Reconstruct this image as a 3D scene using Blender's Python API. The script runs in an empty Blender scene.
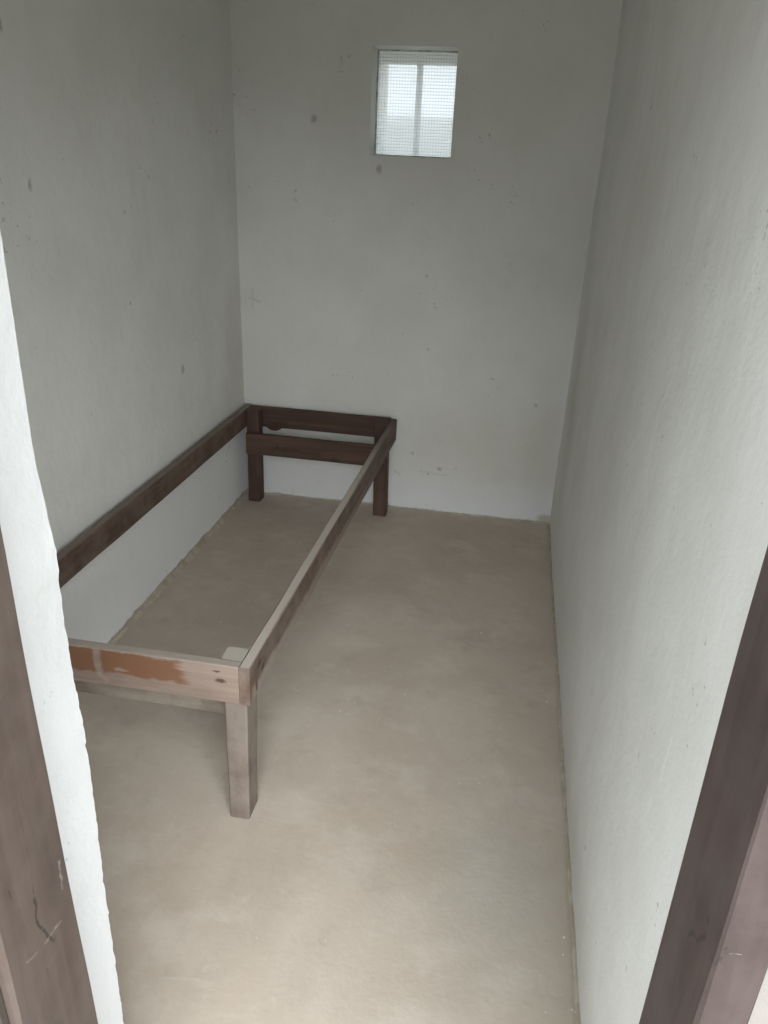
import bpy, bmesh, math, random
from mathutils import Vector, Matrix, noise

random.seed(7)
S = bpy.context.scene
C = S.collection

# ------------------------------------------------------------------ camera
F_PX = 773.0
cd = bpy.data.cameras.new('camera')
cd.sensor_fit = 'VERTICAL'
cd.sensor_height = 36.0
cd.lens = 36.0 * F_PX / 1024.0
cd.clip_start = 0.01
cam = bpy.data.objects.new('camera', cd)
C.objects.link(cam)
right = Vector((0.984673, 0.168775, 0.043966))
fwd = Vector((-0.137475, 0.906219, -0.399834)).normalized()
right = (right - fwd * right.dot(fwd)).normalized()
up = right.cross(fwd).normalized()
m = Matrix((right, up, -fwd)).transposed().to_4x4()
m.translation = Vector((0, 0, 1.6))
cam.matrix_world = m
S.camera = cam

# ------------------------------------------------------------------ sky and exposure
w = bpy.data.worlds.new('overcast_sky')
S.world = w
w.use_nodes = True
bg = w.node_tree.nodes['Background']
bg.inputs['Color'].default_value = (0.85, 0.93, 1.0, 1)
bg.inputs['Strength'].default_value = 0.54
sl = bpy.data.lights.new('veiled_sun', 'SUN')        # sun glowing through cloud, behind the photographer
sl.energy = 1.0
sl.angle = math.radians(60)
sl.color = (0.97, 0.985, 1.0)
sun = bpy.data.objects.new('veiled_sun', sl)
C.objects.link(sun)
sun.rotation_euler = Vector((-0.42, 1.0, -0.6)).to_track_quat('-Z', 'Y').to_euler()
S.view_settings.view_transform = 'Standard'
S.view_settings.look = 'None'
S.view_settings.gamma = 1.0
S.view_settings.use_curve_mapping = False
S.view_settings.exposure = 2.3

# ------------------------------------------------------------------ node helpers
class NT:
    def __init__(self, name):
        self.mat = bpy.data.materials.new(name)
        self.mat.use_nodes = True
        self.t = self.mat.node_tree
        self.b = self.t.nodes['Principled BSDF']
        self.out = self.t.nodes['Material Output']
        self.tc = self.t.nodes.new('ShaderNodeTexCoord')
        self.P = self.tc.outputs['Object']
    def n(self, typ): return self.t.nodes.new('ShaderNode' + typ)
    def put(self, sock, v):
        if hasattr(v, 'is_output'): self.t.links.new(v, sock)
        elif isinstance(v, (tuple, list)) and len(v) == 3 and sock.type == 'RGBA': sock.default_value = (*v, 1)
        else: sock.default_value = v
    def math(self, op, a, b=0.0, clamp=False):
        k = self.n('Math'); k.operation = op; k.use_clamp = clamp
        self.put(k.inputs[0], a); self.put(k.inputs[1], b); return k.outputs[0]
    def vm(self, op, a, b=None, scale=None):
        k = self.n('VectorMath'); k.operation = op
        self.put(k.inputs[0], a)
        if b is not None: self.put(k.inputs[1], b)
        if scale is not None: self.put(k.inputs['Scale'], scale)
        return k.outputs['Value'] if op in ('DOT_PRODUCT', 'LENGTH', 'DISTANCE') else k.outputs['Vector']
    def noise(self, scale, detail=4.0, rough=0.55, vec=None, stretch=None, dist=0.0, off=None):
        v = vec if vec is not None else self.P
        if off is not None: v = self.vm('ADD', v, off)
        if stretch is not None: v = self.vm('MULTIPLY', v, stretch)
        k = self.n('TexNoise')
        self.put(k.inputs['Vector'], v)
        k.inputs['Scale'].default_value = scale; k.inputs['Detail'].default_value = detail
        k.inputs['Roughness'].default_value = rough; k.inputs['Distortion'].default_value = dist
        return k
    def ramp(self, v, lo, hi, a=0.0, b=1.0, smooth=True):
        k = self.n('MapRange'); k.interpolation_type = 'SMOOTHSTEP' if smooth else 'LINEAR'
        self.put(k.inputs['Value'], v)
        self.put(k.inputs['From Min'], lo); self.put(k.inputs['From Max'], hi)
        self.put(k.inputs['To Min'], a); self.put(k.inputs['To Max'], b); return k.outputs['Result']
    def mix(self, f, a, b, mode='MIX'):
        k = self.n('MixRGB'); k.blend_type = mode
        self.put(k.inputs[0], f); self.put(k.inputs[1], a); self.put(k.inputs[2], b); return k.outputs[0]
    def xyz(self, v=None):
        k = self.n('SeparateXYZ'); self.put(k.inputs[0], v if v is not None else self.P); return k.outputs
    def warp(self, scale, amp):
        c = self.noise(scale, 3).outputs['Color']
        c = self.vm('SUBTRACT', c, (0.5, 0.5, 0.5))
        return self.vm('ADD', self.P, self.vm('SCALE', c, scale=amp))
    def spot(self, p, r, vec, soft=0.5, squash=(1, 1, 1)):
        q = self.vm('MULTIPLY', self.vm('SUBTRACT', vec, p), squash)
        return self.ramp(self.vm('LENGTH', q), r * (1 - soft), r * (1 + soft), 1.0, 0.0)
    def seg(self, a, b, r, vec, soft=0.5):
        a = Vector(a); ab = Vector(b) - a
        pa = self.vm('SUBTRACT', vec, tuple(a))
        t = self.math('MULTIPLY', self.vm('DOT_PRODUCT', pa, tuple(ab)), 1.0 / ab.length_squared, clamp=True)
        q = self.vm('SUBTRACT', pa, self.vm('SCALE', tuple(ab), scale=t))
        return self.ramp(self.vm('LENGTH', q), r * (1 - soft), r * (1 + soft), 1.0, 0.0)
    def maxall(self, ms):
        o = ms[0]
        for k in ms[1:]: o = self.math('MAXIMUM', o, k)
        return o
    def bump(self, h, strength, dist, prev=None):
        k = self.n('Bump'); k.inputs['Strength'].default_value = strength; k.inputs['Distance'].default_value = dist
        self.put(k.inputs['Height'], h)
        if prev is not None: self.put(k.inputs['Normal'], prev)
        return k.outputs[0]
    def done(self, col, rough=0.85, nrm=None, spec=0.25):
        self.put(self.b.inputs['Base Color'], col); self.put(self.b.inputs['Roughness'], rough)
        self.b.inputs['Specular IOR Level'].default_value = spec
        if nrm is not None: self.put(self.b.inputs['Normal'], nrm)
        return self.mat

# ------------------------------------------------------------------ plaster, floor and ground materials
def plaster(name, marks=(), streaks=(), chips=(), base_dirt=0.02, dirt_amp=0.03, low_white=None, low_col=(0.84, 0.85, 0.85), tone=(0.800, 0.803, 0.768), grime=None):
    k = NT(name)
    z = k.xyz()[2]
    blot = k.noise(2.2, 5, 0.6).outputs['Fac']
    col = k.mix(k.ramp(blot, 0.38, 0.68), tone, tuple(c * f for c, f in zip(tone, (0.93, 0.93, 0.915))))
    fine = k.noise(16, 5, 0.65, stretch=(1, 1, 0.5)).outputs['Fac']
    col = k.mix(k.ramp(fine, 0.52, 0.75, 0, 0.35), col, tuple(c * f for c, f in zip(tone, (0.90, 0.90, 0.87))))
    if low_white:                                     # freshly patched whiter band near the floor
        e = k.math('ADD', z, k.math('MULTIPLY', k.math('SUBTRACT', k.noise(3.5, 4).outputs['Fac'], 0.5), 0.14))
        col = k.mix(k.ramp(e, low_white - 0.025, low_white + 0.03, 1, 0), col, low_col)
    if grime:                                         # yellowish damp staining (point, radius, squash)
        for p, r, sq in grime:
            ms = k.spot(p, r, k.warp(4, 0.3), 0.9, sq)
            col = k.mix(k.math('MULTIPLY', ms, 0.45), col, (0.56, 0.53, 0.45))
    sp = k.noise(7.5, 2, 0.5, off=(3.1, 1.7, 0.4)).outputs['Fac']
    sp2 = k.noise(60, 2, 0.5).outputs['Fac']
    specks = k.math('MULTIPLY', k.ramp(sp, 0.60, 0.68), k.ramp(sp2, 0.66, 0.72))
    col = k.mix(k.math('MULTIPLY', specks, 0.6), col, (0.36, 0.33, 0.28))
    wv = k.warp(55, 0.02)
    if marks: col = k.mix(k.math('MULTIPLY', k.maxall([k.spot(p, r * 0.75, wv, 0.5, sq) for p, r, sq in marks]), 0.55), col, (0.33, 0.28, 0.22))
    if streaks: col = k.mix(k.math('MULTIPLY', k.maxall([k.seg(a, b, r * 0.8, wv, 0.9) for a, b, r in streaks]), 0.28), col, (0.34, 0.32, 0.29))
    if chips: col = k.mix(k.math('MULTIPLY', k.maxall([k.seg(a, b, r * 0.5, k.warp(70, 0.016), 0.9) for a, b, r in chips]), 0.55), col, (0.85, 0.86, 0.85))
    # splashed floor screed and dirt along the foot of the wall
    e = k.math('SUBTRACT', z, k.math('MULTIPLY', k.math('SUBTRACT', k.noise(9, 5, 0.65).outputs['Fac'], 0.42), dirt_amp * 2.6))
    col = k.mix(k.ramp(e, base_dirt - 0.006, base_dirt + 0.010, 1, 0), col, (0.46, 0.40, 0.315))
    b1 = k.noise(11, 6, 0.6).outputs['Fac']
    b2 = k.noise(130, 3, 0.6).outputs['Fac']
    nr = k.bump(b2, 0.25, 0.002, k.bump(b1, 0.35, 0.012))
    return k.done(col, 0.88, nr, 0.2)

def floor_mat():
    k = NT('worn_screed')
    a = k.noise(1.6, 6, 0.62, dist=0.6).outputs['Fac']
    col = k.mix(k.ramp(a, 0.36, 0.66), (0.480, 0.407, 0.330), (0.545, 0.472, 0.392))
    b = k.noise(5.5, 6, 0.65, off=(4, 2, 0)).outputs['Fac']
    col = k.mix(k.ramp(b, 0.48, 0.68, 0, 0.6), col, (0.60, 0.535, 0.455))
    c = k.noise(9, 6, 0.7, off=(1, 7, 0)).outputs['Fac']
    col = k.mix(k.ramp(c, 0.52, 0.72, 0, 0.5), col, (0.40, 0.342, 0.278))
    wv = k.warp(7, 0.22)
    col = k.mix(k.math('MULTIPLY', k.spot((0.12, 1.42, 0), 0.14, wv, 0.8, (1, 0.6, 1)), 0.45), col, (0.47, 0.455, 0.39))
    col = k.mix(k.math('MULTIPLY', k.spot((-0.46, 1.57, 0), 0.055, k.warp(14, 0.05), 0.4), 0.5), col, (0.58, 0.52, 0.44))
    col = k.mix(k.math('MULTIPLY', k.spot((-0.05, 2.12, 0), 0.13, wv, 0.5, (1, 1.4, 1)), 0.35), col, (0.58, 0.515, 0.435))
    st = k.noise(26, 6, 0.7, stretch=(1, 0.6, 1)).outputs['Fac']
    col = k.mix(k.ramp(st, 0.54, 0.74, 0, 0.5), col, (0.58, 0.52, 0.45))
    gr = k.noise(70, 5, 0.75).outputs['Fac']
    col = k.mix(k.ramp(gr, 0.58, 0.74, 0, 0.4), col, (0.36, 0.305, 0.248))
    sc = k.noise(4, 6, 0.75, stretch=(1, 4, 1), dist=1.5, off=(8, 3, 0)).outputs['Fac']
    col = k.mix(k.ramp(sc, 0.58, 0.66, 0, 0.35), col, (0.60, 0.54, 0.465))
    nr = k.bump(gr, 0.10, 0.0015, k.bump(b, 0.35, 0.008))
    return k.done(col, 0.8, nr, 0.3)

def ground_mat():
    k = NT('dry_sandy_ground')
    a = k.noise(0.9, 6, 0.6).outputs['Fac']
    col = k.mix(k.ramp(a, 0.35, 0.65), (0.62, 0.575, 0.50), (0.72, 0.675, 0.60))
    return k.done(col, 0.95, k.bump(k.noise(40, 5).outputs['Fac'], 0.4, 0.01), 0.1)

# ------------------------------------------------------------------ wood materials (root-space coordinates)
def wood(name, axis, light, dark, dust=None, dust_amt=0.0, top_dust=0.0, top_col=None, fade=None, masks=None, knots=(), cracks=(), nicks=(), rough=0.7, gscale=1.0):
    k = NT(name)
    st = [28 * gscale] * 3; st['xyz'.index(axis)] = 1.6 * gscale
    g = k.noise(1.0, 6, 0.6, stretch=tuple(st), dist=0.5).outputs['Fac']
    col = k.mix(k.ramp(g, 0.34, 0.66), dark, light)
    big = k.noise(5, 4, 0.55, off=(2.3, 0.7, 1.9)).outputs['Fac']
    col = k.mix(k.ramp(big, 0.45, 0.7, 0, 0.5), col, tuple(c * 0.75 for c in dark))
    wv = k.warp(30, 0.03)
    if masks:
        for fn, c in masks: col = k.mix(fn(k, wv, g), col, c)
    if dust:
        d = k.ramp(k.noise(9, 5, 0.65, off=(5, 5, 5)).outputs['Fac'], 0.36, 0.62, 0, 1)
        amt = k.math('MULTIPLY', d, dust_amt)
        if top_dust:
            nz = k.xyz(k.n('NewGeometry').outputs['Normal'])[2]
            top = k.ramp(nz, 0.6, 0.9, 0, top_dust)
        if fade:                                       # varnish survives towards the dark end of the board
            ax, lo, hi = fade
            f_ = k.ramp(k.xyz()['xyz'.index(ax)], lo, hi)
            amt = k.math('MULTIPLY', amt, f_)
            if top_dust: top = k.math('MULTIPLY', top, f_)
        col = k.mix(amt, col, dust)
        if top_dust: col = k.mix(top, col, top_col or dust)               # dust settled on upper faces
    if knots: col = k.mix(k.math('MULTIPLY', k.maxall([k.spot(p, r, k.warp(60, 0.012), 0.5, sq) for p, r, sq in knots]), 0.85), col, (0.045, 0.03, 0.024))
    if cracks: col = k.mix(k.math('MULTIPLY', k.maxall([k.seg(a, b, r, k.warp(70, 0.010), 0.7) for a, b, r in cracks]), 0.85), col, (0.03, 0.024, 0.02))
    if nicks: col = k.mix(k.math('MULTIPLY', k.maxall([k.seg(a, b, r, k.warp(60, 0.010), 0.9) for a, b, r in nicks]), k.ramp(k.noise(140, 3).outputs['Fac'], 0.35, 0.6, 0.1, 0.42)), col, (0.42, 0.37, 0.32))
    nr = k.bump(g, 0.3, 0.003)
    return k.done(col, rough, nr, 0.35)

# ------------------------------------------------------------------ mesh helpers
def link(name, bm, mat, parent=None, smooth=False):
    bmesh.ops.recalc_face_normals(bm, faces=bm.faces)
    me = bpy.data.meshes.new(name); bm.to_mesh(me); bm.free()
    if smooth:
        for p in me.polygons: p.use_smooth = True
    o = bpy.data.objects.new(name, me); C.objects.link(o)
    if mat: me.materials.append(mat)
    if parent: o.parent = parent
    return o
def tag(o, label=None, cat=None, kind=None, group=None):
    if label: o['label'] = label
    if cat: o['category'] = cat
    if kind: o['kind'] = kind
    if group: o['group'] = group
    return o
def empty(name, loc):
    o = bpy.data.objects.new(name, None); o.empty_display_size = 0.1; C.objects.link(o); o.location = loc; return o
def lines(a, b, step, must=()):
    s = {round(a, 5), round(b, 5)} | {round(q, 5) for q in must}
    n_ = max(1, int(round((b - a) / step)))
    for i in range(1, n_):
        v = a + (b - a) * i / n_
        if all(abs(v - q) > step * 0.45 for q in must): s.add(round(v, 5))
    return sorted(s)
def fbm(p, s, seed):
    v = Vector(p) * s + Vector((seed, seed * 1.7, seed * 0.3))
    return noise.noise(v) + 0.5 * noise.noise(v * 2.1) + 0.25 * noise.noise(v * 4.3)

def slab(name, us, vs, fmap, T, mat, amp, seed, hole=None, edge_fix=None, mids=()):
    """thick wall: rough inner face at w=0, plain outer face at w=T, optional opening cut through it"""
    bm = bmesh.new()
    ws = [0.0, *mids, T]
    def inside(i, j):
        if not hole: return True
        u = (us[i] + us[i + 1]) / 2; v = (vs[j] + vs[j + 1]) / 2
        return not (hole[0] < u < hole[1] and hole[2] < v < hole[3])
    cache = {}
    def V(i, j, k_):
        if (i, j, k_) not in cache:
            u, v, w_ = us[i], vs[j], ws[k_]
            if edge_fix: u, v, w_ = edge_fix(u, v, w_)
            if k_ == 0: w_ = w_ + amp * fbm((u, v, 0), 1.6, seed) + amp * 0.45 * fbm((u, v, 3), 9, seed)
            cache[(i, j, k_)] = bm.verts.new(fmap(u, v, w_))
        return cache[(i, j, k_)]
    nu, nv, K = len(us) - 1, len(vs) - 1, len(ws) - 1
    cells = {(i, j) for i in range(nu) for j in range(nv) if inside(i, j)}
    for (i, j) in cells:
        for k_ in (0, K):
            bm.faces.new((V(i, j, k_), V(i + 1, j, k_), V(i + 1, j + 1, k_), V(i, j + 1, k_)))
        for (di, dj, e) in ((-1, 0, ((0, 0), (0, 1))), (1, 0, ((1, 0), (1, 1))), (0, -1, ((0, 0), (1, 0))), (0, 1, ((0, 1), (1, 1)))):
            if (i + di, j + dj) not in cells:
                (a, b), (c, d) = e
                for k_ in range(K):
                    bm.faces.new((V(i + a, j + b, k_), V(i + c, j + d, k_), V(i + c, j + d, k_ + 1), V(i + a, j + b, k_ + 1)))
    o = link(name, bm, mat, smooth=True)
    o.data.polygons.foreach_set('use_smooth', [True] * len(o.data.polygons))
    es = o.data.edges
    md = o.modifiers.new('split', 'EDGE_SPLIT'); md.split_angle = math.radians(40)
    return o

def beam(name, lo, hi, mat, parent, base=(0, 0, 0), shift=(0, 0, 0), bev=0.003, wob=0.0015, seg=0.06, long=None, seed=0.0, taper=None, lean_lo=None):
    """sawn timber: box subdivided along its length, worn arrises, slightly bowed; shift moves the low end"""
    lo = Vector(lo); hi = Vector(hi); d = hi - lo
    ax = long if long is not None else max(range(3), key=lambda i: d[i])
    bm = bmesh.new()
    n_ = max(2, int(d[ax] / seg)); oth = [i for i in range(3) if i != ax]
    rings = []
    for s in range(n_ + 1):
        t = s / n_
        ring = []
        c0 = d[oth[0]] / 2; c1 = d[oth[1]] / 2
        b = bev * (1 + 0.8 * noise.noise(Vector((t * 9, seed, 1.3))))
        b = max(0.0008, b)
        for (p, q) in ((-c0 + b, -c1), (c0 - b, -c1), (c0, -c1 + b), (c0, c1 - b), (c0 - b, c1), (-c0 + b, c1), (-c0, c1 - b), (-c0, -c1 + b)):
            v = Vector((0, 0, 0)); v[ax] = lo[ax] + d[ax] * t
            sc = 1.0
            if taper: sc = taper[0] * (1 - t) + taper[1] * t
            v[oth[0]] = (lo[oth[0]] + hi[oth[0]]) / 2 + p * sc
            v[oth[1]] = (lo[oth[1]] + hi[oth[1]]) / 2 + q * sc
            nn = noise.noise_vector(Vector((t * d[ax] * 4 + seed * 3.1, p * 12, q * 12)))
            nn[ax] *= 0.3 if s in (0, n_) else 0
            v += nn * wob
            v += Vector(shift) * (1 - t)
            if lean_lo and p > 0: v[oth[0]] += lean_lo[1] * (1 - t)
            ring.append(bm.verts.new(v - Vector(base)))
        rings.append(ring)
    for r0, r1 in zip(rings, rings[1:]):
        for i in range(8): bm.faces.new((r0[i], r0[(i + 1) % 8], r1[(i + 1) % 8], r1[i]))
    bm.faces.new(rings[0]); bm.faces.new(rings[-1])
    return link(name, bm, mat, parent)

# ------------------------------------------------------------------ room shell
XL, XR, YF, YB, YO, ZC = -1.31, 0.295, 0.86, 3.708, 4.12, 2.55
Y0 = 0.56                                             # outer face of the front wall
WX0, WX1, WZ0, WZ1 = -0.705, -0.345, 1.676, 2.097     # window opening

back_mat = plaster('whitewash_back_wall',
    marks=[((-0.959, YB, 1.811), 0.017, (1, 1, 0.8)), ((-0.659, YB, 1.62), 0.016, (1, 1, 0.7)), ((0.154, YB, 0.612), 0.012, (1, 1, 1)), ((-0.286, YB, 0.234), 0.014, (1, 1, 1)),
           ((-0.341, YB, 0.201), 0.009, (1, 1, 1)), ((-0.183, YB, 1.776), 0.008, (1, 1, 1)), ((0.27, YB, 0.02), 0.05, (1, 1, 1.6)), ((-0.43, YB, 0.306), 0.01, (1, 1, 1))],
    streaks=[((-1.275, YB, 1.02), (-1.225, YB, 1.005), 0.006), ((-1.262, YB, 0.97), (-1.258, YB, 1.06), 0.004), ((-0.52, YB, 0.205), (-0.49, YB, 0.185), 0.006), ((-0.40, YB, 0.215), (-0.25, YB, 0.205), 0.004)],
    low_white=0.19, tone=(0.735, 0.738, 0.700), low_col=(0.73, 0.74, 0.73), base_dirt=0.000, dirt_amp=0.016,
    grime=[((-0.1, YB, 0.35), 0.28, (0.7, 1, 1.3)), ((0.22, YB, 0.4), 0.14, (1.4, 1, 0.5))])
LW = lambda y, z: (XL - 0.011 * z, y, z)                # the left wall leans out slightly
left_mat = plaster('whitewash_left_wall',
    marks=[(LW(2.979, 0.825), 0.018, (1, 1, 0.75)), (LW(2.08, 1.532), 0.010, (1, 1, 0.5)), (LW(3.482, 1.734), 0.009, (1, 1, 1)), (LW(2.584, 1.15), 0.008, (1, 1, 1)), (LW(2.046, 1.898), 0.012, (1, 1, 0.6)),
           (LW(3.42, 0.27), 0.011, (1, 1, 1)), (LW(3.30, 0.13), 0.009, (1, 1, 1))],
    streaks=[(LW(3.42, 0.30), LW(3.52, 0.38), 0.006)],
    chips=[(LW(2.35, 0.19), LW(2.75, 0.28), 0.006), (LW(2.2, 0.14), LW(2.28, 0.17), 0.006)],
    low_white=0.36, base_dirt=0.014, dirt_amp=0.022, grime=[(LW(3.6, 0.75), 0.14, (1, 1, 0.5))])
right_mat = plaster('whitewash_right_wall',
    marks=[((XR, 3.492, 1.286), 0.008, (1, 1, 1)), ((XR, 2.558, 1.171), 0.008, (1, 1, 0.5)), ((XR, 1.396, 0.196), 0.008, (1, 1, 0.6)), ((XR, 1.10, 0.55), 0.006, (1, 3, 1))],
    chips=[((XR, 1.95, 1.02), (XR, 1.93, 1.10), 0.005), ((XR, 1.05, 0.88), (XR, 1.05, 0.93), 0.004), ((XR, 1.045, 0.74), (XR, 1.045, 0.77), 0.004), ((XR, 0.97, 0.78), (XR, 0.97, 0.86), 0.010), ((XR, 1.10, 0.77), (XR, 1.10, 0.83), 0.005),
           ((XR, 2.15, 0.70), (XR, 2.13, 0.76), 0.005), ((XR, 0.98, 0.98), (XR, 0.98, 1.01), 0.004), ((XR, 0.99, 0.70), (XR, 0.99, 0.73), 0.008)],
    base_dirt=0.004, dirt_amp=0.012, grime=[((XR, 3.35, 0.75), 0.22, (1, 1.2, 0.6)), ((XR, 1.45, 0.05), 0.12, (1, 0.25, 1))])
front_mat = plaster('whitewash_front_wall', base_dirt=0.0, dirt_amp=0.004, tone=(0.72, 0.73, 0.73))

st = 0.03
o = slab('wall_back', lines(XL - 0.042, XR + 0.012, st, (WX0, WX1)), lines(0, ZC, st, (WZ0, WZ1)), lambda u, v, w_: Vector((u, YB + w_, v)), YO - YB, back_mat, 0.0035, 2.0,
         hole=(WX0, WX1, WZ0, WZ1), mids=(0.13,))
tag(o, 'whitewashed end wall of the cell holding the small window', 'wall', 'structure')
o = slab('wall_left', lines(Y0, YO, st), lines(0, ZC, st), lambda u, v, w_: Vector((XL - 0.011 * v - w_, u, v)), 0.3, left_mat, 0.0035, 5.0)
tag(o, 'whitewashed plaster side wall behind the wooden bed frame', 'wall', 'structure')
o = slab('wall_right', lines(Y0, YO, st), lines(0, ZC, st), lambda u, v, w_: Vector((XR + w_, u, v)), 0.3, right_mat, 0.003, 9.0)
tag(o, 'bare whitewashed side wall opposite the bed, brightly lit near the doorway', 'wall', 'structure')

DX, DZ = -0.59, 2.00
EDGE = [(0.0, -0.578), (0.315, -0.577), (0.489, -0.578), (0.653, -0.575), (0.817, -0.576), (0.915, -0.581), (1.024, -0.583), (1.108, -0.580), (1.19, -0.587), (1.247, -0.592), (1.522, -0.594), (2.2, -0.595)]
def jag(u, v, w_):
    if abs(u - DX) < 1e-4 and v < DZ + 0.01 and w_ == 0:            # crumbling inner arris of the reveal
        for (z0, u0), (z1, u1) in zip(EDGE, EDGE[1:]):
            if z0 <= v <= z1: u = u0 + (u1 - u0) * (v - z0) / (z1 - z0)
        a = 0.0022 if v < 1.12 else 0.0010
        u += a * noise.noise(Vector((v * 42, 2, 0))) + a * 0.6 * noise.noise(Vector((v * 95, 5, 0)))
    return u, v, w_
zs = lines(0, ZC, 0.008, (DZ,))
o = slab('wall_front', lines(XL - 0.042, XR, 0.05, (DX,)), zs, lambda u, v, w_: Vector((u, YF - w_, v)), YF - Y0, front_mat, 0.002, 3.0, hole=(DX, XR + 1, -1, DZ), edge_fix=jag)
tag(o, 'white plastered doorway reveal with a chipped inner edge', 'wall', 'structure')

# floor: shallow undulating screed slab
bm = bmesh.new()
xs = lines(XL - 0.01, XR + 0.01, 0.03); ys = lines(Y0, YB + 0.01, 0.03)
g = {}
for i, x in enumerate(xs):
    for j, y in enumerate(ys): g[i, j] = bm.verts.new((x, y, -0.001 + 0.0018 * fbm((x, y, 0), 2.2, 6)))
low = {}
for i in (0, len(xs) - 1):
    for j in (0, len(ys) - 1): low[i, j] = bm.verts.new((xs[i], ys[j], -0.06))
for i in range(len(xs) - 1):
    for j in range(len(ys) - 1): bm.faces.new((g[i, j], g[i + 1, j], g[i + 1, j + 1], g[i, j + 1]))
I, J = len(xs) - 1, len(ys) - 1
bm.faces.new([g[i, 0] for i in range(I + 1)] + [low[I, 0], low[0, 0]])
bm.faces.new([g[i, J] for i in range(I + 1)] + [low[I, J], low[0, J]])
bm.faces.new([g[0, j] for j in range(J + 1)] + [low[0, J], low[0, 0]])
bm.faces.new([g[I, j] for j in range(J + 1)] + [low[I, J], low[I, 0]])
bm.faces.new((low[0, 0], low[I, 0], low[I, J], low[0, J]))
o = link('floor', bm, floor_mat(), smooth=False)
for p in o.data.polygons: p.use_smooth = len(p.vertices) == 4 and p.normal.z > 0.5
tag(o, 'worn brownish grey screed floor of the cell', 'floor', 'structure')

def fillet(name, fn, n_, hmean, dmean, seed, mat):
    """ragged trowelled screed fillet where floor meets wall; fn(t) -> (point on joint, inward direction)"""
    bm = bmesh.new(); rows = []
    for i_ in range(n_ + 1):
        t = i_ / n_
        p, d = fn(t); p = Vector(p); d = Vector(d)
        q = t * n_ * 0.06
        a = max(0.15, 1 + 0.75 * fbm((q, 0, 0), 1.6, seed) + 0.35 * noise.noise(Vector((q * 11, seed, 0))))
        b = max(0.2, 1 + 0.6 * fbm((q, 4, 0), 1.9, seed) + 0.3 * noise.noise(Vector((q * 13, seed, 5))))
        h = hmean * a; e = dmean * b
        rows.append([bm.verts.new(p - d * 0.012 + Vector((0, 0, -0.006))), bm.verts.new(p - d * 0.012 + Vector((0, 0, h))), bm.verts.new(p + d * 0.006 + Vector((0, 0, h * 0.92))),
                     bm.verts.new(p + d * (0.004 + e * 0.4) + Vector((0, 0, h * 0.35))), bm.verts.new(p + d * (0.006 + e) + Vector((0, 0, -0.006)))])
    for r0, r1 in zip(rows, rows[1:]):
        for a in range(5): bm.faces.new((r0[a], r0[(a + 1) % 5], r1[(a + 1) % 5], r1[a]))
    bm.faces.new(rows[0]); bm.faces.new(rows[-1])
    return link(name, bm, mat, FLOOR)
FLOOR = o
k = NT('screed_fillet')
fm = k.done(k.mix(k.ramp(k.noise(22, 5, 0.65).outputs['Fac'], 0.40, 0.62), (0.42, 0.36, 0.28), (0.52, 0.46, 0.37)), 0.9, k.bump(k.noise(70, 4).outputs['Fac'], 0.5, 0.004))
fillet('screed_fillet', lambda t: ((XL, YF + (YB - YF) * t, 0), (1, 0, 0)), 160, 0.016, 0.020, 1.3, fm)
fillet('screed_fillet', lambda t: ((XL + (XR - XL) * t, YB, 0), (0, -1, 0)), 100, 0.004, 0.012, 4.1, fm)
fillet('screed_fillet', lambda t: ((XR, Y0 + 0.14 + (YB - Y0 - 0.14) * t, 0), (-1, 0, 0)), 170, 0.005, 0.006, 7.7, fm)

def box(bm, lo, hi):
    r = bmesh.ops.create_cube(bm, size=1.0)
    lo = Vector(lo); hi = Vector(hi)
    for v in r['verts']: v.co = Vector(((lo + hi) / 2)) + Vector([v.co[i] * (hi - lo)[i] for i in range(3)])
bm = bmesh.new(); box(bm, (XL - 0.4, Y0 - 0.4, ZC), (XR + 0.4, YO + 0.12, ZC + 0.16))  # unseen front overhang added to block light from the zenith
tag(link('ceiling', bm, plaster('whitewash_ceiling', tone=(0.82, 0.83, 0.82))), 'flat white plastered ceiling slab over the cell', 'ceiling', 'structure')

# rendered outer face of the building around the doorway
bm = bmesh.new()
box(bm, (-3.2, Y0 - 0.012, -0.06), (-0.588, Y0 - 0.001, ZC)); box(bm, (0.2985, Y0 - 0.012, -0.06), (2.6, Y0 - 0.001, ZC)); box(bm, (-0.588, Y0 - 0.012, 2.0), (0.2985, Y0 - 0.001, ZC))
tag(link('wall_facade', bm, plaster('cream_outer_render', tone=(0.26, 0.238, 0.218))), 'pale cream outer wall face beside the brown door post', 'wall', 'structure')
gm = ground_mat()
bm = bmesh.new(); box(bm, (-40, -40, -0.30), (40, 40, -0.06))
tag(link('ground', bm, gm), 'dry sandy ground outside the cell', 'ground', 'structure')
bm = bmesh.new(); box(bm, (-14, 12.0, -0.06), (14, 12.3, 2.36))
tag(link('wall_boundary', bm, plaster('grey_limewash', tone=(0.34, 0.35, 0.35))), 'pale boundary wall seen hazily through the wired window', 'wall', 'structure')

# ------------------------------------------------------------------ window
wroot = empty('window_1', ((WX0 + WX1) / 2, YB + 0.13, WZ0))
tag(wroot, 'small wired glass window high in the end wall', 'window', 'structure')
wb = wroot.location
def L(x, y, z): return Vector((x, y, z)) - wb
k = NT('grey_putty_bead')
putty = k.done(k.mix(k.ramp(k.noise(30, 4).outputs['Fac'], 0.4, 0.65), (0.62, 0.63, 0.61), (0.33, 0.33, 0.30)), 0.8)
k = NT('galvanised_bar')
barm = k.done(k.mix(k.ramp(k.noise(18, 4).outputs['Fac'], 0.4, 0.65), (0.78, 0.81, 0.83), (0.70, 0.73, 0.74)), 0.6)
k = NT('glass_wire'); wirem = k.done((0.16, 0.17, 0.17), 0.6)
k = NT('wired_glass')
k.t.nodes.remove(k.b)
tr = k.n('BsdfTransparent'); tr.inputs[0].default_value = (0.86, 0.88, 0.88, 1)      # grimy wired glass; crossed twice (front and back of the pane)
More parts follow.
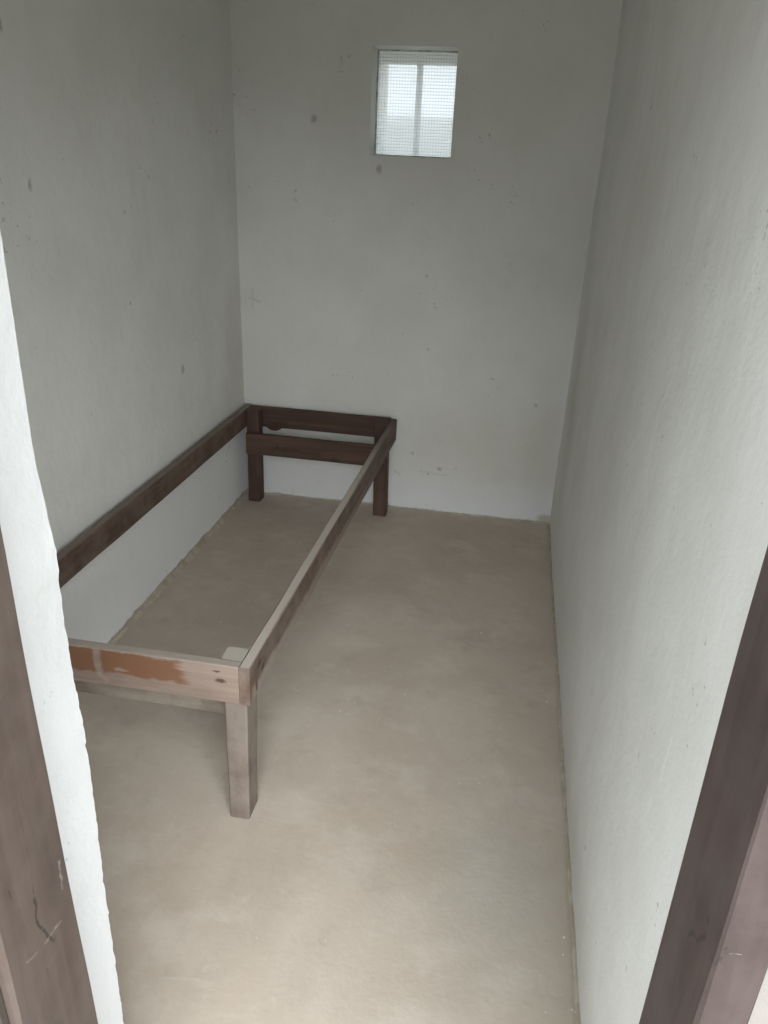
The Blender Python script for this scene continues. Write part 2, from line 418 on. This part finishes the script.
rf = k.n('BsdfRefraction'); rf.inputs['Roughness'].default_value = 0.22; rf.inputs['IOR'].default_value = 1.02
rf.inputs['Color'].default_value = (0.86, 0.88, 0.88, 1)
ripple = k.n('TexWave'); ripple.wave_type = 'BANDS'; ripple.bands_direction = 'Z'; ripple.inputs['Scale'].default_value = 25
ripple.inputs['Distortion'].default_value = 0.6
k.put(ripple.inputs['Vector'], k.P)
k.put(rf.inputs['Normal'], k.bump(ripple.outputs['Fac'], 0.6, 0.01))
gl = k.n('BsdfGlossy'); gl.inputs['Roughness'].default_value = 0.15
mx = k.n('MixShader'); mx.inputs[0].default_value = 0.85
k.t.links.new(tr.outputs[0], mx.inputs[1]); k.t.links.new(rf.outputs[0], mx.inputs[2])
tl = k.n('BsdfTranslucent'); tl.inputs[0].default_value = (0.97, 0.98, 0.98, 1)
mx3 = k.n('MixShader'); mx3.inputs[0].default_value = 0.42
k.t.links.new(mx.outputs[0], mx3.inputs[1]); k.t.links.new(tl.outputs[0], mx3.inputs[2])
mx2 = k.n('MixShader'); mx2.inputs[0].default_value = 0.05
k.t.links.new(mx3.outputs[0], mx2.inputs[1]); k.t.links.new(gl.outputs[0], mx2.inputs[2])
k.t.links.new(mx2.outputs[0], k.out.inputs['Surface'])
glassm = k.mat

yg = YB + 0.125
bm = bmesh.new(); box(bm, L(WX0 + 0.002, yg, WZ0 + 0.002), L(WX1 - 0.002, yg + 0.006, WZ1 - 0.002))
tag(link('glass_pane', bm, glassm, wroot), 'ribbed translucent wired glass pane')
bm = bmesh.new()
r_ = 0.00033
x = WX0 + 0.012
while x < WX1 - 0.006:
    box(bm, L(x - r_, yg - 0.0013, WZ0 + 0.003), L(x + r_, yg - 0.0005, WZ1 - 0.003)); x += 0.0127
z = WZ0 + 0.012
while z < WZ1 - 0.006:
    box(bm, L(WX0 + 0.003, yg - 0.0013, z - r_), L(WX1 - 0.003, yg - 0.0005, z + r_)); z += 0.0127
o = link('wire_mesh', bm, wirem, wroot); o['kind'] = 'stuff'
bw = 0.007
for lo, hi in (((WX0, yg - 0.010, WZ0), (WX0 + bw, yg, WZ1)), ((WX1 - bw * 0.5, yg - 0.010, WZ0), (WX1, yg, WZ1)),
               ((WX0 + bw, yg - 0.010, WZ0), (WX1 - bw * 0.5, yg, WZ0 + bw)), ((WX0 + bw, yg - 0.010, WZ1 - bw * 0.7), (WX1 - bw * 0.5, yg, WZ1))):
    bm = bmesh.new(); box(bm, L(*lo), L(*hi)); link('putty_bead', bm, putty, wroot)
bm = bmesh.new(); box(bm, L(-0.546, 3.955, WZ0), L(-0.520, 3.98, 2.0615))
bmesh.ops.bevel(bm, geom=bm.edges[:], offset=0.003, segments=2, affect='EDGES')
bm2 = bmesh.new(); box(bm2, L(WX0 + 0.001, 3.93, 2.062), L(WX1 - 0.001, 4.00, WZ1))
k = NT('mouldy_head_board')
hm = k.done(k.mix(k.ramp(k.noise(26, 5, 0.6).outputs['Fac'], 0.42, 0.62), (0.30, 0.30, 0.27), (0.15, 0.15, 0.13)), 0.9)
tag(link('head_board', bm2, hm, wroot), 'dirty grey board across the window head outside')
tag(link('vertical_bar', bm, barm, wroot), 'pale grey vertical bar behind the glass')

# ------------------------------------------------------------------ door frame
droot = empty('door_1', (-0.13, 0.615, 0.0))
tag(droot, 'dark brown wooden door frame around the open doorway', 'door frame', 'structure')
db = Vector(droot.location)
D = lambda x, y, z: tuple(Vector((x, y, z)) - db)
# points on the left post's inner face (x = -0.51): scratch and split seen in the photograph
lp = lambda y, z: D(-0.51, y, z)
rp = lambda y, z: D(0.25, y, z)
post_l = wood('weathered_post_left', 'z', (0.107, 0.078, 0.064), (0.082, 0.059, 0.048), dust=(0.131, 0.103, 0.087), dust_amt=0.4, gscale=1.3,
              cracks=[(lp(0.617, 0.80), lp(0.614, 0.75), 0.0013), (lp(0.614, 0.75), lp(0.609, 0.718), 0.0022), (lp(0.609, 0.718), lp(0.631, 0.655), 0.0024), (lp(0.609, 0.63), lp(0.613, 0.56), 0.0016), (lp(0.577, 0.835), lp(0.578, 0.78), 0.0013), (lp(0.622, 0.86), lp(0.617, 0.80), 0.0008)],
              nicks=[(lp(0.574, 0.685), lp(0.600, 0.676), 0.0016), (lp(0.616, 0.672), lp(0.652, 0.668), 0.0022), (lp(0.670, 0.755), lp(0.667, 0.71), 0.0018), (lp(0.62, 0.835), lp(0.63, 0.83), 0.0016), (lp(0.664, 0.60), lp(0.667, 0.598), 0.0012)])
post_r = wood('weathered_post_right', 'z', (0.072, 0.050, 0.045), (0.052, 0.035, 0.031), dust=(0.108, 0.086, 0.078), dust_amt=0.3, gscale=1.3,
              cracks=[(rp(0.615, 0.888), rp(0.606, 0.90), 0.0030), (rp(0.604, 0.90), rp(0.591, 0.908), 0.0020), (rp(0.591, 0.908), rp(0.579, 0.930), 0.0030), (rp(0.585, 0.946), rp(0.584, 0.948), 0.003),
                      (D(0.258, 0.545, 0.960), D(0.256, 0.545, 0.952), 0.0016), (D(0.255, 0.545, 0.944), D(0.251, 0.545, 0.932), 0.0018)],
              nicks=[(D(0.261, 0.545, 0.952), D(0.271, 0.545, 0.953), 0.0005)])
beam('post', (-0.588, 0.545, -0.055), (-0.545, 0.687, DZ), post_l, droot, db, bev=0.004, wob=0.0012, seg=0.05, seed=1, lean_lo=(0, 0.056))
beam('post', (0.25, 0.545, -0.055), (0.2985, 0.687, DZ), post_r, droot, db, bev=0.004, wob=0.0012, seg=0.05, seed=2)
strip_mat = wood('darkening_strip_wood', 'z', (0.075, 0.060, 0.051), (0.052, 0.041, 0.035), gscale=1.3)
beam('darkening_strip', (-0.588, 0.531, -0.055), (-0.556, 0.5445, DZ), strip_mat, droot, db, bev=0.002, wob=0.0008, seg=0.05, long=2, seed=5, lean_lo=(0, 0.054))  # added dark strip over the left post's front, standing in for shade there
beam('lintel', (-0.545, 0.545, DZ - 0.06), (0.25, 0.687, DZ - 0.001), post_l, droot, db, bev=0.005, seed=3)

# ------------------------------------------------------------------ wooden bed frame
bed = empty('bed_frame', (-0.92, 2.60, 0.0))
tag(bed, 'narrow wooden bed frame without slats or mattress in the cell corner', 'bed')
B = Vector(bed.location)
Q = lambda x, y, z: tuple(Vector((x, y, z)) - B)
DUST = (0.36, 0.315, 0.26)
dk_l, dk_d = (0.125, 0.074, 0.052), (0.070, 0.040, 0.029)
w_back = wood('dark_varnished_board_across', 'x', dk_l, dk_d, knots=[(Q(-0.80, 3.558, 0.275), 0.016, (0.6, 1, 1)), (Q(-1.10, 3.558, 0.32), 0.010, (1, 1, 1))])
w_leg_b = wood('dark_varnished_leg', 'z', (0.105, 0.062, 0.047), dk_d)
w_left = wood('dark_varnished_board_long', 'y', (0.135, 0.082, 0.058), (0.075, 0.045, 0.033), dust=(0.28, 0.235, 0.195), dust_amt=0.25, top_dust=0.55)
def streak(lo, hi):
    def fn(k, wv, g):
        zz = k.xyz(wv)[2]
        return k.math('MULTIPLY', k.ramp(zz, lo, hi), 0.75)
    return fn
w_right = wood('worn_board_long', 'y', (0.185, 0.125, 0.095), (0.115, 0.074, 0.057), dust=(0.45, 0.405, 0.345), dust_amt=0.2, top_dust=0.95, top_col=(0.53, 0.48, 0.41), fade=('y', 1.05, 0.1),
               masks=[(lambda k, wv, g: k.math('MULTIPLY', k.ramp(k.xyz(wv)[2], 0.425, 0.400), k.math('MULTIPLY', k.math('MULTIPLY', k.ramp(k.xyz()[1], 0.9, -0.3), k.ramp(k.xyz()[1], Q(0, 1.503, 0)[1], Q(0, 1.53, 0)[1])), 0.8)), (0.32, 0.27, 0.222))],
               knots=[(Q(-0.538, 1.575, 0.452), 0.010, (1, 0.7, 1)), (Q(-0.538, 1.60, 0.425), 0.007, (1, 0.5, 1)), (Q(-0.538, 1.55, 0.40), 0.008, (1, 1, 0.5))])
k_bare = (0.195, 0.090, 0.045)
def bare(k, wv, g):
    X, Y, Z = k.xyz(wv)
    a = k.math('MULTIPLY', k.ramp(Z, 0.408, 0.418), k.ramp(Z, 0.483, 0.475))
    b = k.math('MULTIPLY', k.ramp(k.math('ADD', X, k.math('MULTIPLY', k.math('SUBTRACT', g, 0.5), 0.22)), Q(-0.68, 0, 0)[0], Q(-0.72, 0, 0)[0]), 1.0)
    # paler worn gap between the two bare patches
    c = k.ramp(k.math('ABSOLUTE', k.math('SUBTRACT', X, Q(-0.940, 0, 0)[0])), 0.004, 0.014)
    r = k.ramp(k.noise(14, 4, 0.6, stretch=(0.5, 1, 2)).outputs['Fac'], 0.27, 0.36)
    return k.math('MULTIPLY', k.math('MULTIPLY', a, b), k.math('MULTIPLY', c, k.math('MULTIPLY', r, 0.9)))
w_front = wood('bleached_board_with_bare_patches', 'x', (0.325, 0.252, 0.205), (0.245, 0.182, 0.145), masks=[(bare, k_bare)], dust=(0.40, 0.355, 0.30), dust_amt=0.0, top_dust=0.9,
               knots=[(Q(-0.615, 1.50, 0.437), 0.006, (0.45, 1, 1)), (Q(-0.625, 1.50, 0.464), 0.003, (0.3, 1, 1))],
               nicks=[(Q(-0.945, 1.50, 0.412), Q(-0.92, 1.50, 0.388), 0.005)])
w_front_low = wood('dusty_board_across', 'x', (0.238, 0.198, 0.158), (0.173, 0.140, 0.112), dust=DUST, dust_amt=0.6, top_dust=0.9)
w_leg_f = wood('dusty_bleached_leg', 'z', (0.217, 0.172, 0.142), (0.158, 0.122, 0.099), dust=(0.290, 0.251, 0.211), dust_amt=0.5, top_dust=0.95, top_col=(0.46, 0.425, 0.365))

ZT = 0.485
beam('side_rail', (-1.300, 1.505, 0.400), (-1.268, 3.684, 0.494), w_left, bed, B, seed=11)
beam('side_rail', (-0.544, 1.500, 0.375), (-0.516, 3.684, ZT), w_right, bed, B, seed=12, shift=(-0.024, 0, 0))
tag(beam('end_rail', (-1.268, 1.500, 0.372), (-0.5685, 1.529, ZT - 0.002), w_front, bed, B, seed=13), 'bleached front rail with rusty brown bare patches')
beam('end_rail', (-1.268, 3.655, 0.390), (-0.5445, 3.684, ZT + 0.007), w_back, bed, B, seed=14)
beam('cross_rail', (-1.266, 1.589, 0.262), (-0.575, 1.615, 0.368), w_front_low, bed, B, seed=15)
beam('cross_rail', (-1.262, 3.560, 0.268), (-0.550, 3.5845, 0.378), w_back, bed, B, seed=16)
# free corner leg: notched, so that the rails sit on its shoulder
o = beam('leg', (-0.612, 1.505, 0.0), (-0.552, 1.588, 0.3715), w_leg_f, bed, B, shift=(0.003, -0.012, 0), bev=0.004, seed=17, long=2, taper=(0.9, 1.0))
o2 = beam('leg_head', (-0.624, 1.5295, 0.3715), (-0.5690, 1.588, 0.481), w_leg_f, bed, B, bev=0.003, seed=21, long=2)
bm = bmesh.new(); bm.from_mesh(o.data); bm.from_mesh(o2.data); bm.to_mesh(o.data); bm.free()
bpy.data.objects.remove(o2)
tag(o, 'bleached dusty leg at the free corner')
beam('leg', (-1.266, 1.5295, 0.0), (-1.200, 1.588, 0.476), w_leg_f, bed, B, bev=0.004, seed=18)
beam('leg', (-1.266, 3.585, 0.0), (-1.202, 3.6545, 0.490), w_leg_b, bed, B, bev=0.004, seed=19)
beam('leg', (-0.612, 3.585, 0.0), (-0.5455, 3.6545, 0.485), w_leg_b, bed, B, shift=(0.012, -0.015, 0), bev=0.004, seed=20)
# waney lump left on the lower edge of the far end rail
bm = bmesh.new()
bmesh.ops.create_uvsphere(bm, u_segments=14, v_segments=8, radius=1.0)
for v in bm.verts:
    q = v.co.copy(); s = 1 + 0.15 * noise.noise(q * 2)
    v.co = Vector((-1.145 + q.x * 0.042 * s, 3.668 + q.y * 0.012, 0.392 + q.z * 0.022 * s)) - B
link('waney_edge', bm, w_back, bed, smooth=True)

# ------------------------------------------------------------------ loose plaster crumbs on the floor
bm = bmesh.new()
spots = [(-0.416, 1.998), (-0.388, 1.989), (0.266, 1.265), (0.27, 1.31), (0.01, 2.58), (-0.08, 2.7), (-0.15, 2.08), (-1.18, 3.52), (-0.98, 2.42), (-0.95, 2.9), (0.25, 2.2), (-0.52, 1.99)]
spots += [(random.uniform(-1.25, 0.26), random.uniform(1.0, 3.65)) for _ in range(40)]
spots += [(XR - random.uniform(0.004, 0.02), random.uniform(1.0, 3.6)) for _ in range(30)] + [(random.uniform(-1.2, 0.28), YB - random.uniform(0.004, 0.02)) for _ in range(25)]
for i, (x, y) in enumerate(spots):
    r = random.uniform(0.0015, 0.0032) if i < 12 else random.uniform(0.0008, 0.002)
    res = bmesh.ops.create_icosphere(bm, subdivisions=1, radius=r)
    for v in res['verts']: v.co = Vector((v.co.x * random.uniform(0.7, 1.4) + x, v.co.y * random.uniform(0.7, 1.4) + y, v.co.z * 0.7 + r * 0.4 + 0.0018 * fbm((x, y, 0), 2.2, 6)))
k = NT('chalky_plaster_crumb'); cm = k.done((0.72, 0.71, 0.67), 0.9)
tag(link('plaster_crumbs', bm, cm), 'tiny white plaster crumbs scattered over the screed floor', 'crumbs', 'stuff')
